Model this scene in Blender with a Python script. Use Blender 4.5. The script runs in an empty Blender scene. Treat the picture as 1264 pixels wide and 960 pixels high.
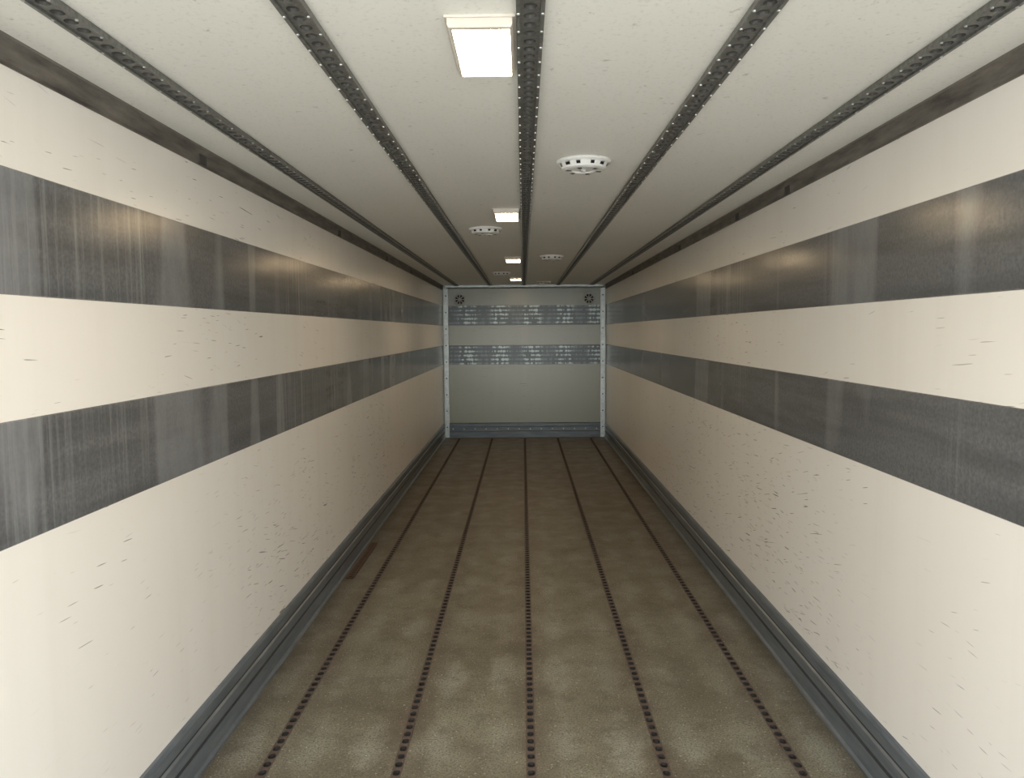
import bpy, math, random
from mathutils import Matrix, Vector
random.seed(4)
sc = bpy.context.scene
sc.view_settings.view_transform = 'Standard'
sc.view_settings.look = 'None'
sc.view_settings.exposure = 0.0

HW, H, YB, YF = 1.24, 2.317, 11.73, -0.25
CAMX, CAMZ = -0.0205, 1.617
TR = 0.031            # half width of track slot

# ---------------------------------------------------------------- materials
class NT:
    def __init__(s, name):
        s.m = bpy.data.materials.new(name); s.m.use_nodes = True
        s.t = s.m.node_tree; s.n = s.t.nodes; s.b = s.n['Principled BSDF']
        s.co = s.n.new('ShaderNodeTexCoord').outputs['Object']
    def link(s, a, b): s.t.links.new(a, b)
    def mapping(s, scale=(1,1,1), rot=(0,0,0), loc=(0,0,0), src=None):
        k = s.n.new('ShaderNodeMapping'); k.inputs['Scale'].default_value = scale
        k.inputs['Rotation'].default_value = rot; k.inputs['Location'].default_value = loc
        s.link(src if src is not None else s.co, k.inputs['Vector']); return k.outputs[0]
    def noise(s, scale, detail=4, rough=.55, vec=None, dist=0):
        k = s.n.new('ShaderNodeTexNoise'); k.inputs['Scale'].default_value = scale
        k.inputs['Detail'].default_value = detail; k.inputs['Roughness'].default_value = rough
        k.inputs['Distortion'].default_value = dist
        s.link(vec if vec is not None else s.co, k.inputs['Vector']); return k.outputs['Fac']
    def ramp(s, fac, a, b, lo=0.0, hi=1.0):
        k = s.n.new('ShaderNodeMapRange'); k.inputs[1].default_value = a; k.inputs[2].default_value = b
        k.inputs[3].default_value = lo; k.inputs[4].default_value = hi
        s.link(fac, k.inputs[0]); return k.outputs[0]
    def math(s, op, a, b=None):
        k = s.n.new('ShaderNodeMath'); k.operation = op
        for i, v in enumerate((a, b)):
            if v is None: continue
            if isinstance(v, (int, float)): k.inputs[i].default_value = v
            else: s.link(v, k.inputs[i])
        return k.outputs[0]
    def mix(s, fac, a, b):
        k = s.n.new('ShaderNodeMix'); k.data_type = 'RGBA'
        if isinstance(fac, (int, float)): k.inputs[0].default_value = fac
        else: s.link(fac, k.inputs[0])
        for i, v in ((6, a), (7, b)):
            if isinstance(v, tuple): k.inputs[i].default_value = (*v, 1)
            else: s.link(v, k.inputs[i])
        return k.outputs[2]
    def sep(s):
        k = s.n.new('ShaderNodeSeparateXYZ'); s.link(s.co, k.inputs[0]); return k.outputs
    def base(s, v):
        if isinstance(v, tuple): s.b.inputs['Base Color'].default_value = (*v, 1)
        else: s.link(v, s.b.inputs['Base Color'])
    def rough(s, v):
        if isinstance(v, (int, float)): s.b.inputs['Roughness'].default_value = v
        else: s.link(v, s.b.inputs['Roughness'])
    def metal(s, v): s.b.inputs['Metallic'].default_value = v
    def bump(s, h, strength=.2, dist=.002):
        k = s.n.new('ShaderNodeBump'); k.inputs['Strength'].default_value = strength
        k.inputs['Distance'].default_value = dist
        s.link(h, k.inputs['Height']); s.link(k.outputs[0], s.b.inputs['Normal'])

def mat_wall(name, c1, c2, axis):
    s = NT(name)
    col = s.mix(s.noise(.7, 2), c1, c2)
    st = s.ramp(s.noise(1, 3, .6, vec=s.mapping(scale=(1,7,.35) if axis=='y' else (7,1,.35))), .5, .8, 0, .10)
    col = s.mix(st, col, (.55,.48,.38))
    x = s.sep()
    # wear is concentrated where pallets rub: lower wall, a few metres in
    low = s.math('MULTIPLY', s.ramp(x[2], 1.25, .95, 0, 1), s.math('MULTIPLY', s.ramp(x[1], 2.6, 3.6), s.ramp(x[1], 8.5, 6.5)))
    for k,(a, z, rot, th) in enumerate(((6, 130, .06, .735), (10, 200, -.05, .735), (6.5, 160, .24, .745))):
        r = s.mapping(rot=(rot,0,0) if axis=='y' else (0,rot,0), loc=(0,k*3.1,k*1.7))
        v = s.mapping(scale=(1,a,z) if axis=='y' else (a,1,z), src=r)
        n = s.math('ADD', s.noise(1.0, 1, .5, vec=v), s.math('MULTIPLY', low, .03))
        m = s.ramp(n, th, th+.03)
        cl = s.ramp(s.noise(1.3, 2, vec=s.mapping(loc=(0,k*5.,2.))), .50, .58)
        cl = s.math('MAXIMUM', cl, s.math('MULTIPLY', low, s.ramp(s.noise(2.2,2), .45, .55)))
        col = s.mix(s.math('MULTIPLY', s.math('MULTIPLY', m, cl), .75), col, (.11,.095,.08))
    s.base(col); s.rough(.25)
    return s.m

def mat_strip(name, axis='y'):
    s = NT(name)
    g = s.ramp(s.noise(90, 4, .7), .3, .75)
    col = s.mix(g, (.12,.123,.126), (.20,.205,.21))
    h = s.ramp(s.noise(1, 3, .55, vec=s.mapping(scale=(1.5,.9,12))), .42, .72, 0, .55)
    col = s.mix(h, col, (.07,.072,.074))
    sx = (1, 38, .9) if axis == 'y' else (38, 1, .9)
    st = s.ramp(s.noise(1, 4, .7, vec=s.mapping(scale=sx)), .48, .70)
    s2 = (1, 1.5, .25) if axis == 'y' else (1.5, 1, .25)
    cl = s.ramp(s.noise(1, 1, vec=s.mapping(scale=s2, loc=(0,3.7,0))), .53, .62)
    col = s.mix(s.math('MULTIPLY', s.math('MULTIPLY', st, cl), .55), col, (.38,.39,.395))
    broad = s.ramp(s.noise(1, 1, vec=s.mapping(scale=(1,3.2,.25), loc=(0,1.3,0))), .56, .60, 0, .45)
    bro2 = s.math('MULTIPLY', broad, s.ramp(s.noise(1,4,.7,vec=s.mapping(scale=(1,14,5))), .3, .6, .6, 1))
    col = s.mix(bro2, col, (.36,.37,.38))
    s.base(col); s.metal(.2); s.rough(s.ramp(s.noise(1,3,.6,vec=s.mapping(scale=(1,4,8))), .3, .7, .20, .25))
    s.b.inputs['Specular IOR Level'].default_value = .42
    s.bump(s.noise(1, 2, .5, vec=s.mapping(scale=(1,3,6))), .05, .001)
    return s.m

def mat_backstrip():
    s = NT('galvanised_strip_back')
    x = s.sep()
    n = s.noise(1, 4, .7, vec=s.mapping(scale=(22,1,6)))
    rows = s.math('SINE', s.math('MULTIPLY', x[2], 2*math.pi/.062))
    v = s.math('ADD', s.math('MULTIPLY', rows, .12), n)
    cols = s.math('SINE', s.math('MULTIPLY', x[0], 12.8))
    grp = s.ramp(s.math('ADD', cols, s.math('MULTIPLY', s.noise(5,2), .6)), -.1, .6, .2, 1)
    zc = s.math('MULTIPLY', s.ramp(v, .53, .62), grp)
    col = s.mix(zc, (.04,.047,.045), (.27,.315,.295))
    s.base(col); s.metal(.3); s.rough(.3)
    return s.m

def mat_floor():
    s = NT('antislip_floor_coating')
    x = s.sep()
    n1 = s.ramp(s.noise(2.2, 5, .6), .38, .64)
    col = s.mix(n1, (.172,.155,.108), (.265,.252,.188))
    lane = s.math('COSINE', s.math('MULTIPLY', x[0], 2*math.pi/.248))
    lon = s.math('COSINE', s.math('ADD', s.math('MULTIPLY', x[1], 2*math.pi/.62), s.math('MULTIPLY', s.noise(1.2,2), 4)))
    pads = s.ramp(s.math('ADD', s.math('ADD', s.math('MULTIPLY', lane, -.45), s.math('MULTIPLY', lon, .45)), s.math('MULTIPLY', s.math('SUBTRACT', s.noise(7,5,.75), .5), 2.2)), 0, .75)
    col = s.mix(s.math('MULTIPLY', pads, s.ramp(s.noise(2,3), .38, .6, .3, .85)), col, (.355,.35,.285))
    ln2 = s.math('COSINE', s.math('MULTIPLY', x[0], 2*math.pi/.496))
    gm = s.math('MULTIPLY', s.ramp(ln2, -.1, 1.0), s.ramp(s.noise(3.2,5,.7), .42, .60, .1, .75))
    col = s.mix(gm, col, (.125,.095,.07))
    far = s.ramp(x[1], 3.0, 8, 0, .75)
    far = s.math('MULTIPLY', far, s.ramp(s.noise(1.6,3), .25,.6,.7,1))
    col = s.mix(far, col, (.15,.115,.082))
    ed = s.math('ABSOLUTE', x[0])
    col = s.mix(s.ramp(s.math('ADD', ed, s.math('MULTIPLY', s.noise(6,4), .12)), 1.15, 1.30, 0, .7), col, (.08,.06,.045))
    blot = s.ramp(s.noise(6.5, 7, .8), .50, .62, 0, .55)
    col = s.mix(blot, col, (.108,.09,.066))
    gr = s.noise(120, 3, .75)
    col = s.mix(s.ramp(gr, .48, .62, 0, .8), col, (.06,.05,.036))
    sp = s.ramp(s.noise(85, 2), .66, .70, 0, .6)
    col = s.mix(sp, col, (.7,.68,.6))
    s.base(col); s.rough(s.ramp(s.noise(6,4), .3,.7,.32,.50)); s.bump(gr, .7, .003)
    return s.m

def mat_ceiling():
    s = NT('ceiling_panel_offwhite')
    col = s.mix(s.noise(1.3,5), (.84,.83,.78), (.77,.76,.70))
    col = s.mix(s.ramp(s.noise(75,4,.75), .55,.72,0,.4), col, (.42,.38,.32))
    col = s.mix(s.ramp(s.noise(26,4), .67,.73,0,.5), col, (.35,.28,.2))
    s.base(col); s.rough(.42)
    return s.m

def mat_simple(name, c1, c2, scale=20, rough=.5, metal=0, bs=.2, stretch=(1,1,1)):
    s = NT(name)
    n = s.noise(scale, 5, .65, vec=s.mapping(scale=stretch))
    s.base(s.mix(s.ramp(n,.32,.68), c1, c2)); s.rough(rough); s.metal(metal); s.bump(n, bs, .002)
    return s.m

M_wall  = mat_wall('cream_wall_panel', (.825,.785,.72), (.875,.845,.79), 'y')
M_back  = mat_wall('grey_green_back_panel', (.30,.325,.265), (.35,.375,.31), 'x')
M_strip = mat_strip('galvanised_strip')
M_bstrip= mat_backstrip()
M_floor = mat_floor()
M_ceil  = mat_ceiling()
M_kick  = mat_simple('bluegrey_kick_plate', (.105,.125,.145), (.19,.213,.235), 9, .32, .3, .15, (1,.4,3))
M_bkick = mat_simple('back_kick_plate', (.07,.085,.09), (.13,.15,.155), 9, .35, .3, .15, (.4,1,3))
M_kickg = mat_simple('kick_plate_groove', (.02,.024,.028), (.04,.045,.05), 20, .6)
M_trim  = mat_simple('grimy_corner_angle', (.055,.048,.042), (.19,.17,.145), 9, .5, .1, .3, (1,.5,3))
M_triml = mat_simple('corner_angle_edge', (.13,.12,.11), (.22,.2,.18), 14, .45, .2)
M_crail = mat_simple('galvanised_track', (.105,.105,.098), (.225,.225,.21), 60, .42, .4)
M_dimple= mat_simple('track_dimple', (.03,.029,.026), (.055,.053,.046), 60, .6)
M_hole  = mat_simple('track_hole_dark', (.010,.009,.008), (.02,.018,.015), 60, .8)
M_frail = mat_simple('rusty_floor_track', (.085,.06,.048), (.16,.12,.098), 50, .55, .2)
M_rust  = mat_simple('rusty_drain', (.08,.04,.025), (.14,.08,.052), 40, .6, .2)
M_white = mat_simple('white_plastic', (.72,.72,.70), (.78,.78,.76), 20, .35)
M_bezel = mat_simple('lamp_bezel_plastic', (.62,.57,.50), (.67,.62,.55), 20, .35)
M_alu   = mat_simple('aluminium_post', (.33,.36,.345), (.48,.51,.49), 18, .38, .5)
M_rivet = mat_simple('rivet_metal', (.4,.4,.38), (.55,.55,.53), 30, .35, .5)
M_grey  = mat_simple('grey_vent_plastic', (.42,.44,.42), (.5,.52,.5), 30, .4)
M_ground= mat_simple('concrete_apron', (.50,.49,.46), (.58,.57,.54), 3, .8)
s = NT('lamp_diffuser'); s.base((1,.95,.85))
s.b.inputs['Emission Color'].default_value = (1,.74,.44,1); s.b.inputs['Emission Strength'].default_value = 58
M_lamp = s.m

# ---------------------------------------------------------------- mesh helpers
class MB:
    def __init__(s): s.v=[]; s.f=[]; s.mi=[]; s.mats=[]
    def midx(s, m):
        if m not in s.mats: s.mats.append(m)
        return s.mats.index(m)
    def add(s, vs, fs, m):
        o=len(s.v); s.v += [tuple(v) for v in vs]; k=s.midx(m)
        for f in fs: s.f.append([i+o for i in f]); s.mi.append(k)
    def box(s, a, b, m):
        x0,y0,z0=a; x1,y1,z1=b
        s.add([(x0,y0,z0),(x1,y0,z0),(x1,y1,z0),(x0,y1,z0),(x0,y0,z1),(x1,y0,z1),(x1,y1,z1),(x0,y1,z1)],
              [(0,3,2,1),(4,5,6,7),(0,1,5,4),(1,2,6,5),(2,3,7,6),(3,0,4,7)], m)
    def prism(s, prof, y0, y1, m, ax='y', mm=None):
        """closed profile of (a,z) extruded along y (or x)"""
        n=len(prof)
        P=(lambda a,t,z:(a,t,z)) if ax=='y' else (lambda a,t,z:(t,a,z))
        vs=[P(a,y0,z) for a,z in prof]+[P(a,y1,z) for a,z in prof]
        for i in range(n):
            j=(i+1)%n
            s.add([vs[i],vs[j],vs[j+n],vs[i+n]],[(0,1,2,3)], (mm or {}).get(i,m))
        s.add(vs[:n],[tuple(range(n))],m); s.add(vs[n:],[tuple(reversed(range(n)))],m)
    def lathe(s, prof, c, m, seg=32, axis='z', mf=None):
        rings=[]
        for r,h in prof:
            ring=[]
            for i in range(seg):
                a=2*math.pi*i/seg; u,w=r*math.cos(a),r*math.sin(a)
                ring.append((c[0]+u,c[1]+w,c[2]+h) if axis=='z' else (c[0]+u,c[1]+h,c[2]+w))
            rings.append(ring)
        for k in range(len(prof)-1):
            for i in range(seg):
                j=(i+1)%seg
                mat = mf(k,i) if mf else m
                s.add([rings[k][i],rings[k][j],rings[k+1][j],rings[k+1][i]],[(0,1,2,3)],mat)
        s.add(rings[-1],[tuple(range(seg))], mf(len(prof)-1,0) if mf else m)
    def obj(s, name, smooth=False, merge=True, recalc=True, loc=(0,0,0)):
        import bmesh
        me=bpy.data.meshes.new(name); me.from_pydata(s.v,[],s.f)
        for m in s.mats: me.materials.append(m)
        me.polygons.foreach_set('material_index', s.mi)
        bm=bmesh.new(); bm.from_mesh(me)
        if merge: bmesh.ops.remove_doubles(bm, verts=bm.verts, dist=1e-5)
        if recalc: bmesh.ops.recalc_face_normals(bm, faces=bm.faces)
        bm.to_mesh(me); bm.free()
        if smooth:
            me.polygons.foreach_set('use_smooth',[True]*len(me.polygons))
        o=bpy.data.objects.new(name,me); o.location=loc
        sc.collection.objects.link(o)
        return o

# ---------------------------------------------------------------- shell
T=.06
for side,sx in (('left',-1),('right',1)):
    b=MB(); b.box((min(sx*HW,sx*(HW+T)),YF,-.12),(max(sx*HW,sx*(HW+T)),YB+T,H+T),M_wall)
    wall=b.obj('wall_'+side)
    for k,(z0,z1) in enumerate(((1.7145,2.012),(1.117,1.4110))):
        b=MB(); x0,x1=sx*HW, sx*(HW-.004)
        b.prism([(x0,z0-.002),(x1,z0+.001),(x1,z1-.001),(x0,z1+.002)],YF+.01,YB-.002,M_strip)
        o=b.obj('galvanised_rub_strip_%d'%(k+1)); o.parent=wall
    # kick plate (extruded aluminium profile, stepped)
    b=MB(); P=lambda d,z:(sx*(HW-d),z)
    prof=[P(0,0),P(.030,0),P(.030,.012),P(.020,.020),P(.020,.088),P(.014,.094),P(.014,.100),P(.022,.106),
          P(.022,.150),P(.014,.156),P(.014,.163),P(.018,.168),P(.018,.208),P(.010,.220),P(0,.222)]
    b.prism(prof,YF+.01,YB-.025,M_kick,mm={4:M_kickg,5:M_kickg,9:M_kickg,10:M_kickg})
    b.obj('baseboard_'+side)
    # wall / ceiling corner angle
    b=MB()
    prof=[P(0,H),P(.022,H),P(.020,H-.006),P(.012,H-.022),P(.010,H-.060),P(.006,H-.066),P(0,H-.066)]
    b.prism(prof,YF+.01,YB-.03,M_trim,mm={1:M_triml})
    for y in ([5.13,8.4,2.95,6.9] if sx<0 else [3.7,4.55,6.2,8.8]):
        x0=sx*(HW-.009); x1=sx*(HW-.015)
        b.box((min(x0,x1),y-.03,H-.067),(max(x0,x1),y+.03,H-.028),M_dimple)
    b.obj('trim_ceiling_'+side)

b=MB(); b.box((-HW,YB,-.12),(HW,YB+T,H+T),M_back); wb=b.obj('wall_back')
for k,(z0,z1) in enumerate(((1.7145,2.012),(1.117,1.4110))):
    b=MB(); b.prism([(YB,z0),(YB-.006,z0+.002),(YB-.006,z1-.002),(YB,z1)],-HW+.09,HW-.09,M_bstrip,ax='x')
    o=b.obj('galvanised_rub_strip_%d'%(k+1)); o.parent=wb
b=MB()
b.prism([(YB,0),(YB-.024,0),(YB-.024,.09),(YB-.014,.1),(YB-.014,.16),(YB-.022,.17),(YB-.022,.215),(YB,.225)],-HW+.03,HW-.03,M_bkick,ax='x')
for i in range(14):
    b.lathe([(.010,0),(.009,-.003),(.004,-.005)],(-1.1+i*.169,YB-.014,.13),M_rivet,seg=10,axis='y')
b.obj('baseboard_back',merge=False)
b=MB(); b.prism([(YB,H),(YB-.03,H),(YB-.03,H-.03),(YB-.012,H-.05),(YB,H-.05)],-HW+.05,HW-.05,M_alu,ax='x')
b.obj('trim_back_top')
for side,sx in (('left',-1),('right',1)):
    b=MB(); xa,xb=sx*(HW-.02),sx*(HW-.085)
    b.box((min(xa,xb),YB-.03,.0),(max(xa,xb),YB,H-.05),M_alu)
    xc=sx*(HW-.0515)
    for i in range(17):
        z=.16+i*.125
        b.lathe([(.011,0),(.010,-.004),(.005,-.007)],(xc,YB-.03,z),M_rivet if i%2 else M_kickg,seg=10,axis='y')
    o=b.obj('trim_back_corner_'+side,merge=False)
# floor (lanes between recessed tracks) and ceiling
FX=[-.992+.496*i for i in range(5)]
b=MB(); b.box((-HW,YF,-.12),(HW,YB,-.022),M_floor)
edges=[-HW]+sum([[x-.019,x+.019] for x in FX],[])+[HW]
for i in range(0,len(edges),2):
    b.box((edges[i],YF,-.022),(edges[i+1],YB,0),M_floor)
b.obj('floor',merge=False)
b=MB(); b.box((-HW,YF,H),(HW,YB,H+T),M_ceil); b.obj('ceiling')

# ---------------------------------------------------------------- tracks
def track_mesh(name,hw,pitch,y0,y1,mmetal,mhole,lip_w,lip_h,hr,hl,depth,up,pw=1.0):
    """local: face plane z=0, recess goes -z*up, lips +z*up ; perforated with oval holes"""
    b=MB(); n=int((y1-y0)/pitch); S=16
    iw=hw-lip_w
    sq=lambda t: math.copysign(abs(t)**pw,t)
    for i in range(n):
        cy=y0+(i+.5)*pitch
        out=[];inn=[];low=[]
        for k in range(S):
            a=2*math.pi*(k+.5)/S; c,s_=math.cos(a),math.sin(a)
            t=min(1/abs(c) if abs(c)>1e-6 else 9, 1/abs(s_) if abs(s_)>1e-6 else 9)
            out.append((c*t*iw,cy+s_*t*pitch/2,0)); inn.append((sq(c)*hr,cy+sq(s_)*hl,0)); low.append((sq(c)*hr*.8,cy+sq(s_)*hl*.8,-depth*up))
        for q in (1,5,9,13):
            x_=math.copysign(iw,out[q][0]); y_=math.copysign(pitch/2,out[q][1]-cy)
            out[q]=(x_,cy+y_,0)
        b.add(out+inn,[(k,(k+1)%S,(k+1)%S+S,k+S) for k in range(S)],mmetal)
        b.add(inn+low,[(k,(k+1)%S,(k+1)%S+S,k+S) for k in range(S)],mhole)
        b.add(low,[tuple(range(S))],mhole)
    Y1=y0+n*pitch
    za,zb=-depth*up*1.05,-depth*up*1.25
    b.box((-iw,y0,min(za,zb)),(iw,Y1,max(za,zb)),mmetal)
    for sx in (-1,1):
        xa,xb=sx*iw,sx*hw
        za,zb=(-depth*1.2*up, lip_h*up)
        b.box((min(xa,xb),y0,min(za,zb)),(max(xa,xb),Y1,max(za,zb)),mmetal)
        if up<0:
            m=int((Y1-y0)/.1)
            for i in range(m):
                b.lathe([(.004,0),(.0035,-.002),(.002,-.003)],(sx*(hw-lip_w*.5),y0+.05+i*.1,-lip_h),M_rivet,seg=6)
    return b.obj(name,merge=False,recalc=False)
def instances(o,name,xs,z):
    me=o.data; o.location=(xs[0],0,z)
    for x in xs[1:]:
        k=bpy.data.objects.new(name,me); k.location=(x,0,z); sc.collection.objects.link(k)
o=track_mesh('floor_track',.0185,.055,YF+.02,YB-.03,M_frail,M_hole,.0025,.0015,.0135,.0175,.010,1,.7)
instances(o,'floor_track',FX,.0005)
CX=[-1.016+.508*i for i in range(5)]
o=track_mesh('ceiling_track',TR,.05,YF+.02,YB-.04,M_crail,M_dimple,.009,.006,.015,.016,.007,-1)
instances(o,'ceiling_track',CX,H-.0095)

# ---------------------------------------------------------------- ceiling lights
def ceiling_light(y0,y1):
    b=MB(); x0,x1=-.186,-.040; d=.024; f=.010
    z=H
    o_=[(x0,y0),(x1,y0),(x1,y1),(x0,y1)]
    i_=[(x0+f,y0+f*1.8),(x1-f*.6,y0+f*1.8),(x1-f*.6,y1-f*.5),(x0+f,y1-f*.5)]
    e=.004
    lo=[(x0+e,y0+e),(x1-e,y0+e),(x1-e,y1-e),(x0+e,y1-e)]
    rings=[[(x,y,z) for x,y in o_],[(x,y,z-d+.006) for x,y in o_],[(x,y,z-d) for x,y in lo],
           [(x,y,z-d) for x,y in i_],[(x,y,z-d+.002) for x,y in i_]]
    for k in range(4):
        for i in range(4):
            j=(i+1)%4
            b.add([rings[k][i],rings[k][j],rings[k+1][j],rings[k+1][i]],[(0,1,2,3)],M_bezel)
    b.add(rings[4],[(0,1,2,3)],M_lamp)
    b.box((x0-.006,y0-.006,z-.005),(x1+.006,y1+.006,z),M_bezel)
    return b.obj('ceiling_light',merge=False)
for y in (1.765,4.47,7.33,10.05): ceiling_light(y,y+.34)

# ---------------------------------------------------------------- round ceiling vents
def ceiling_vent(x,y):
    b=MB(); c=(x,y,H)
    b.lathe([(.112,0),(.112,-.008),(.104,-.014),(.100,-.014)],c,M_white,seg=48)
    b.lathe([(.090,-.013),(.082,-.034)],c,M_hole,seg=48)
    for i in range(12):
        a0=2*math.pi*i/12; w=.55 if i%3 else .8
        w*=math.pi/12
        A=[a0-w,a0-w/3,a0+w/3,a0+w]
        for p,q in zip(A,A[1:]):
            for (r0,h0),(r1,h1) in (((.103,-.013),(.092,-.034)),((.092,-.034),(.080,-.038))):
                b.add([(x+r0*math.cos(p),y+r0*math.sin(p),H+h0),(x+r0*math.cos(q),y+r0*math.sin(q),H+h0),
                       (x+r1*math.cos(q),y+r1*math.sin(q),H+h1),(x+r1*math.cos(p),y+r1*math.sin(p),H+h1)],[(0,1,2,3)],M_white)
    b.lathe([(.0955,-.027),(.092,-.034),(.080,-.0385),(.050,-.040),(.045,-.035),(.02,-.035)],c,M_white,seg=48)
    for i in range(6):
        a=math.pi*2*i/6+.2; ca,sa=math.cos(a),math.sin(a)
        pts=[]
        for r,t in ((.053,-.007),(.074,-.010),(.074,.010),(.053,.007)):
            pts.append((x+r*ca-t*sa,y+r*sa+t*ca,H-.0408))
        b.add(pts,[(0,1,2,3)],M_hole)
    b.lathe([(.014,-.034),(.012,-.042),(.006,-.045)],c,M_grey,seg=12)
    return b.obj('ceiling_vent',merge=False)
for x,y in ((.235,3.25),(-.27,5.3),(.25,7.25),(-.27,9.2),(.27,11.0)): ceiling_vent(x,y)

# ---------------------------------------------------------------- back wall vents
def wall_vent(x,z):
    b=MB(); c=(x,YB,z)
    b.lathe([(.092,0),(.092,-.014),(.084,-.020),(.072,-.020),(.068,-.006)],c,M_grey,seg=40,axis='y',
            mf=lambda k,i: M_hole if k==4 else M_grey)
    for i in range(8):
        a=2*math.pi*i/8; ca,sa=math.cos(a),math.sin(a); pts=[]
        for r,t in ((.022,-.006),(.070,-.009),(.070,.009),(.022,.006)):
            pts.append((x+r*ca-t*sa, z+r*sa+t*ca))
        v=[(p[0],YB-.007,p[1]) for p in pts]+[(p[0],YB-.015,p[1]) for p in pts]
        b.add(v,[(0,1,2,3),(4,5,6,7),(0,1,5,4),(1,2,6,5),(2,3,7,6),(3,0,4,7)],M_grey)
    b.lathe([(.026,-.006),(.026,-.020),(.020,-.026)],c,M_grey,seg=24,axis='y')
    return b.obj('wall_vent',merge=False)
wall_vent(-.975,2.105); wall_vent(.98,2.105)

# ---------------------------------------------------------------- drain strip on floor
b=MB(); x0,x1,y0,y1=-1.198,-1.148,4.95,5.8
b.box((x0,y0,0),(x0+.012,y1,.006),M_rust); b.box((x1-.012,y0,0),(x1,y1,.006),M_rust)
b.box((x0,y0,0),(x1,y1,.0015),M_hole)
n=18
for i in range(n+1):
    y=y0+(y1-y0-.014)*i/n; b.box((x0,y,0),(x1,y+.018,.0055),M_rust)
b.obj('floor_drain_grate',merge=False)

# ---------------------------------------------------------------- outside
b=MB(); b.add([(-25,-40,-.12),(25,-40,-.12),(25,30,-.12),(-25,30,-.12)],[(0,1,2,3)],M_ground); b.obj('ground')
w=bpy.data.worlds.new('overcast_sky'); sc.world=w; w.use_nodes=True
bg=w.node_tree.nodes['Background']; bg.inputs[0].default_value=(.90,.955,1,1); bg.inputs[1].default_value=7.1
sl=bpy.data.lights.new('sun','SUN'); sl.energy=13; sl.angle=.01; sl.color=(1,.95,.89)
so=bpy.data.objects.new('sun',sl); sc.collection.objects.link(so)
so.rotation_euler=Vector((.15,-.5,-.85)).to_track_quat('-Z','Y').to_euler()

# ---------------------------------------------------------------- camera
cd=bpy.data.cameras.new('camera'); cam=bpy.data.objects.new('camera',cd); sc.collection.objects.link(cam)
F=950.; cd.sensor_fit='HORIZONTAL'; cd.sensor_width=36; cd.lens=F/1264*36; cd.clip_start=.05
M=(Matrix.Translation((CAMX,0,CAMZ)) @ Matrix.Rotation(math.atan(14/F),4,'Z') @
   Matrix.Rotation(math.pi/2-math.atan(71/F),4,'X') @ Matrix.Rotation(-.0073,4,'Z'))
cam.matrix_world=M
sc.camera=cam
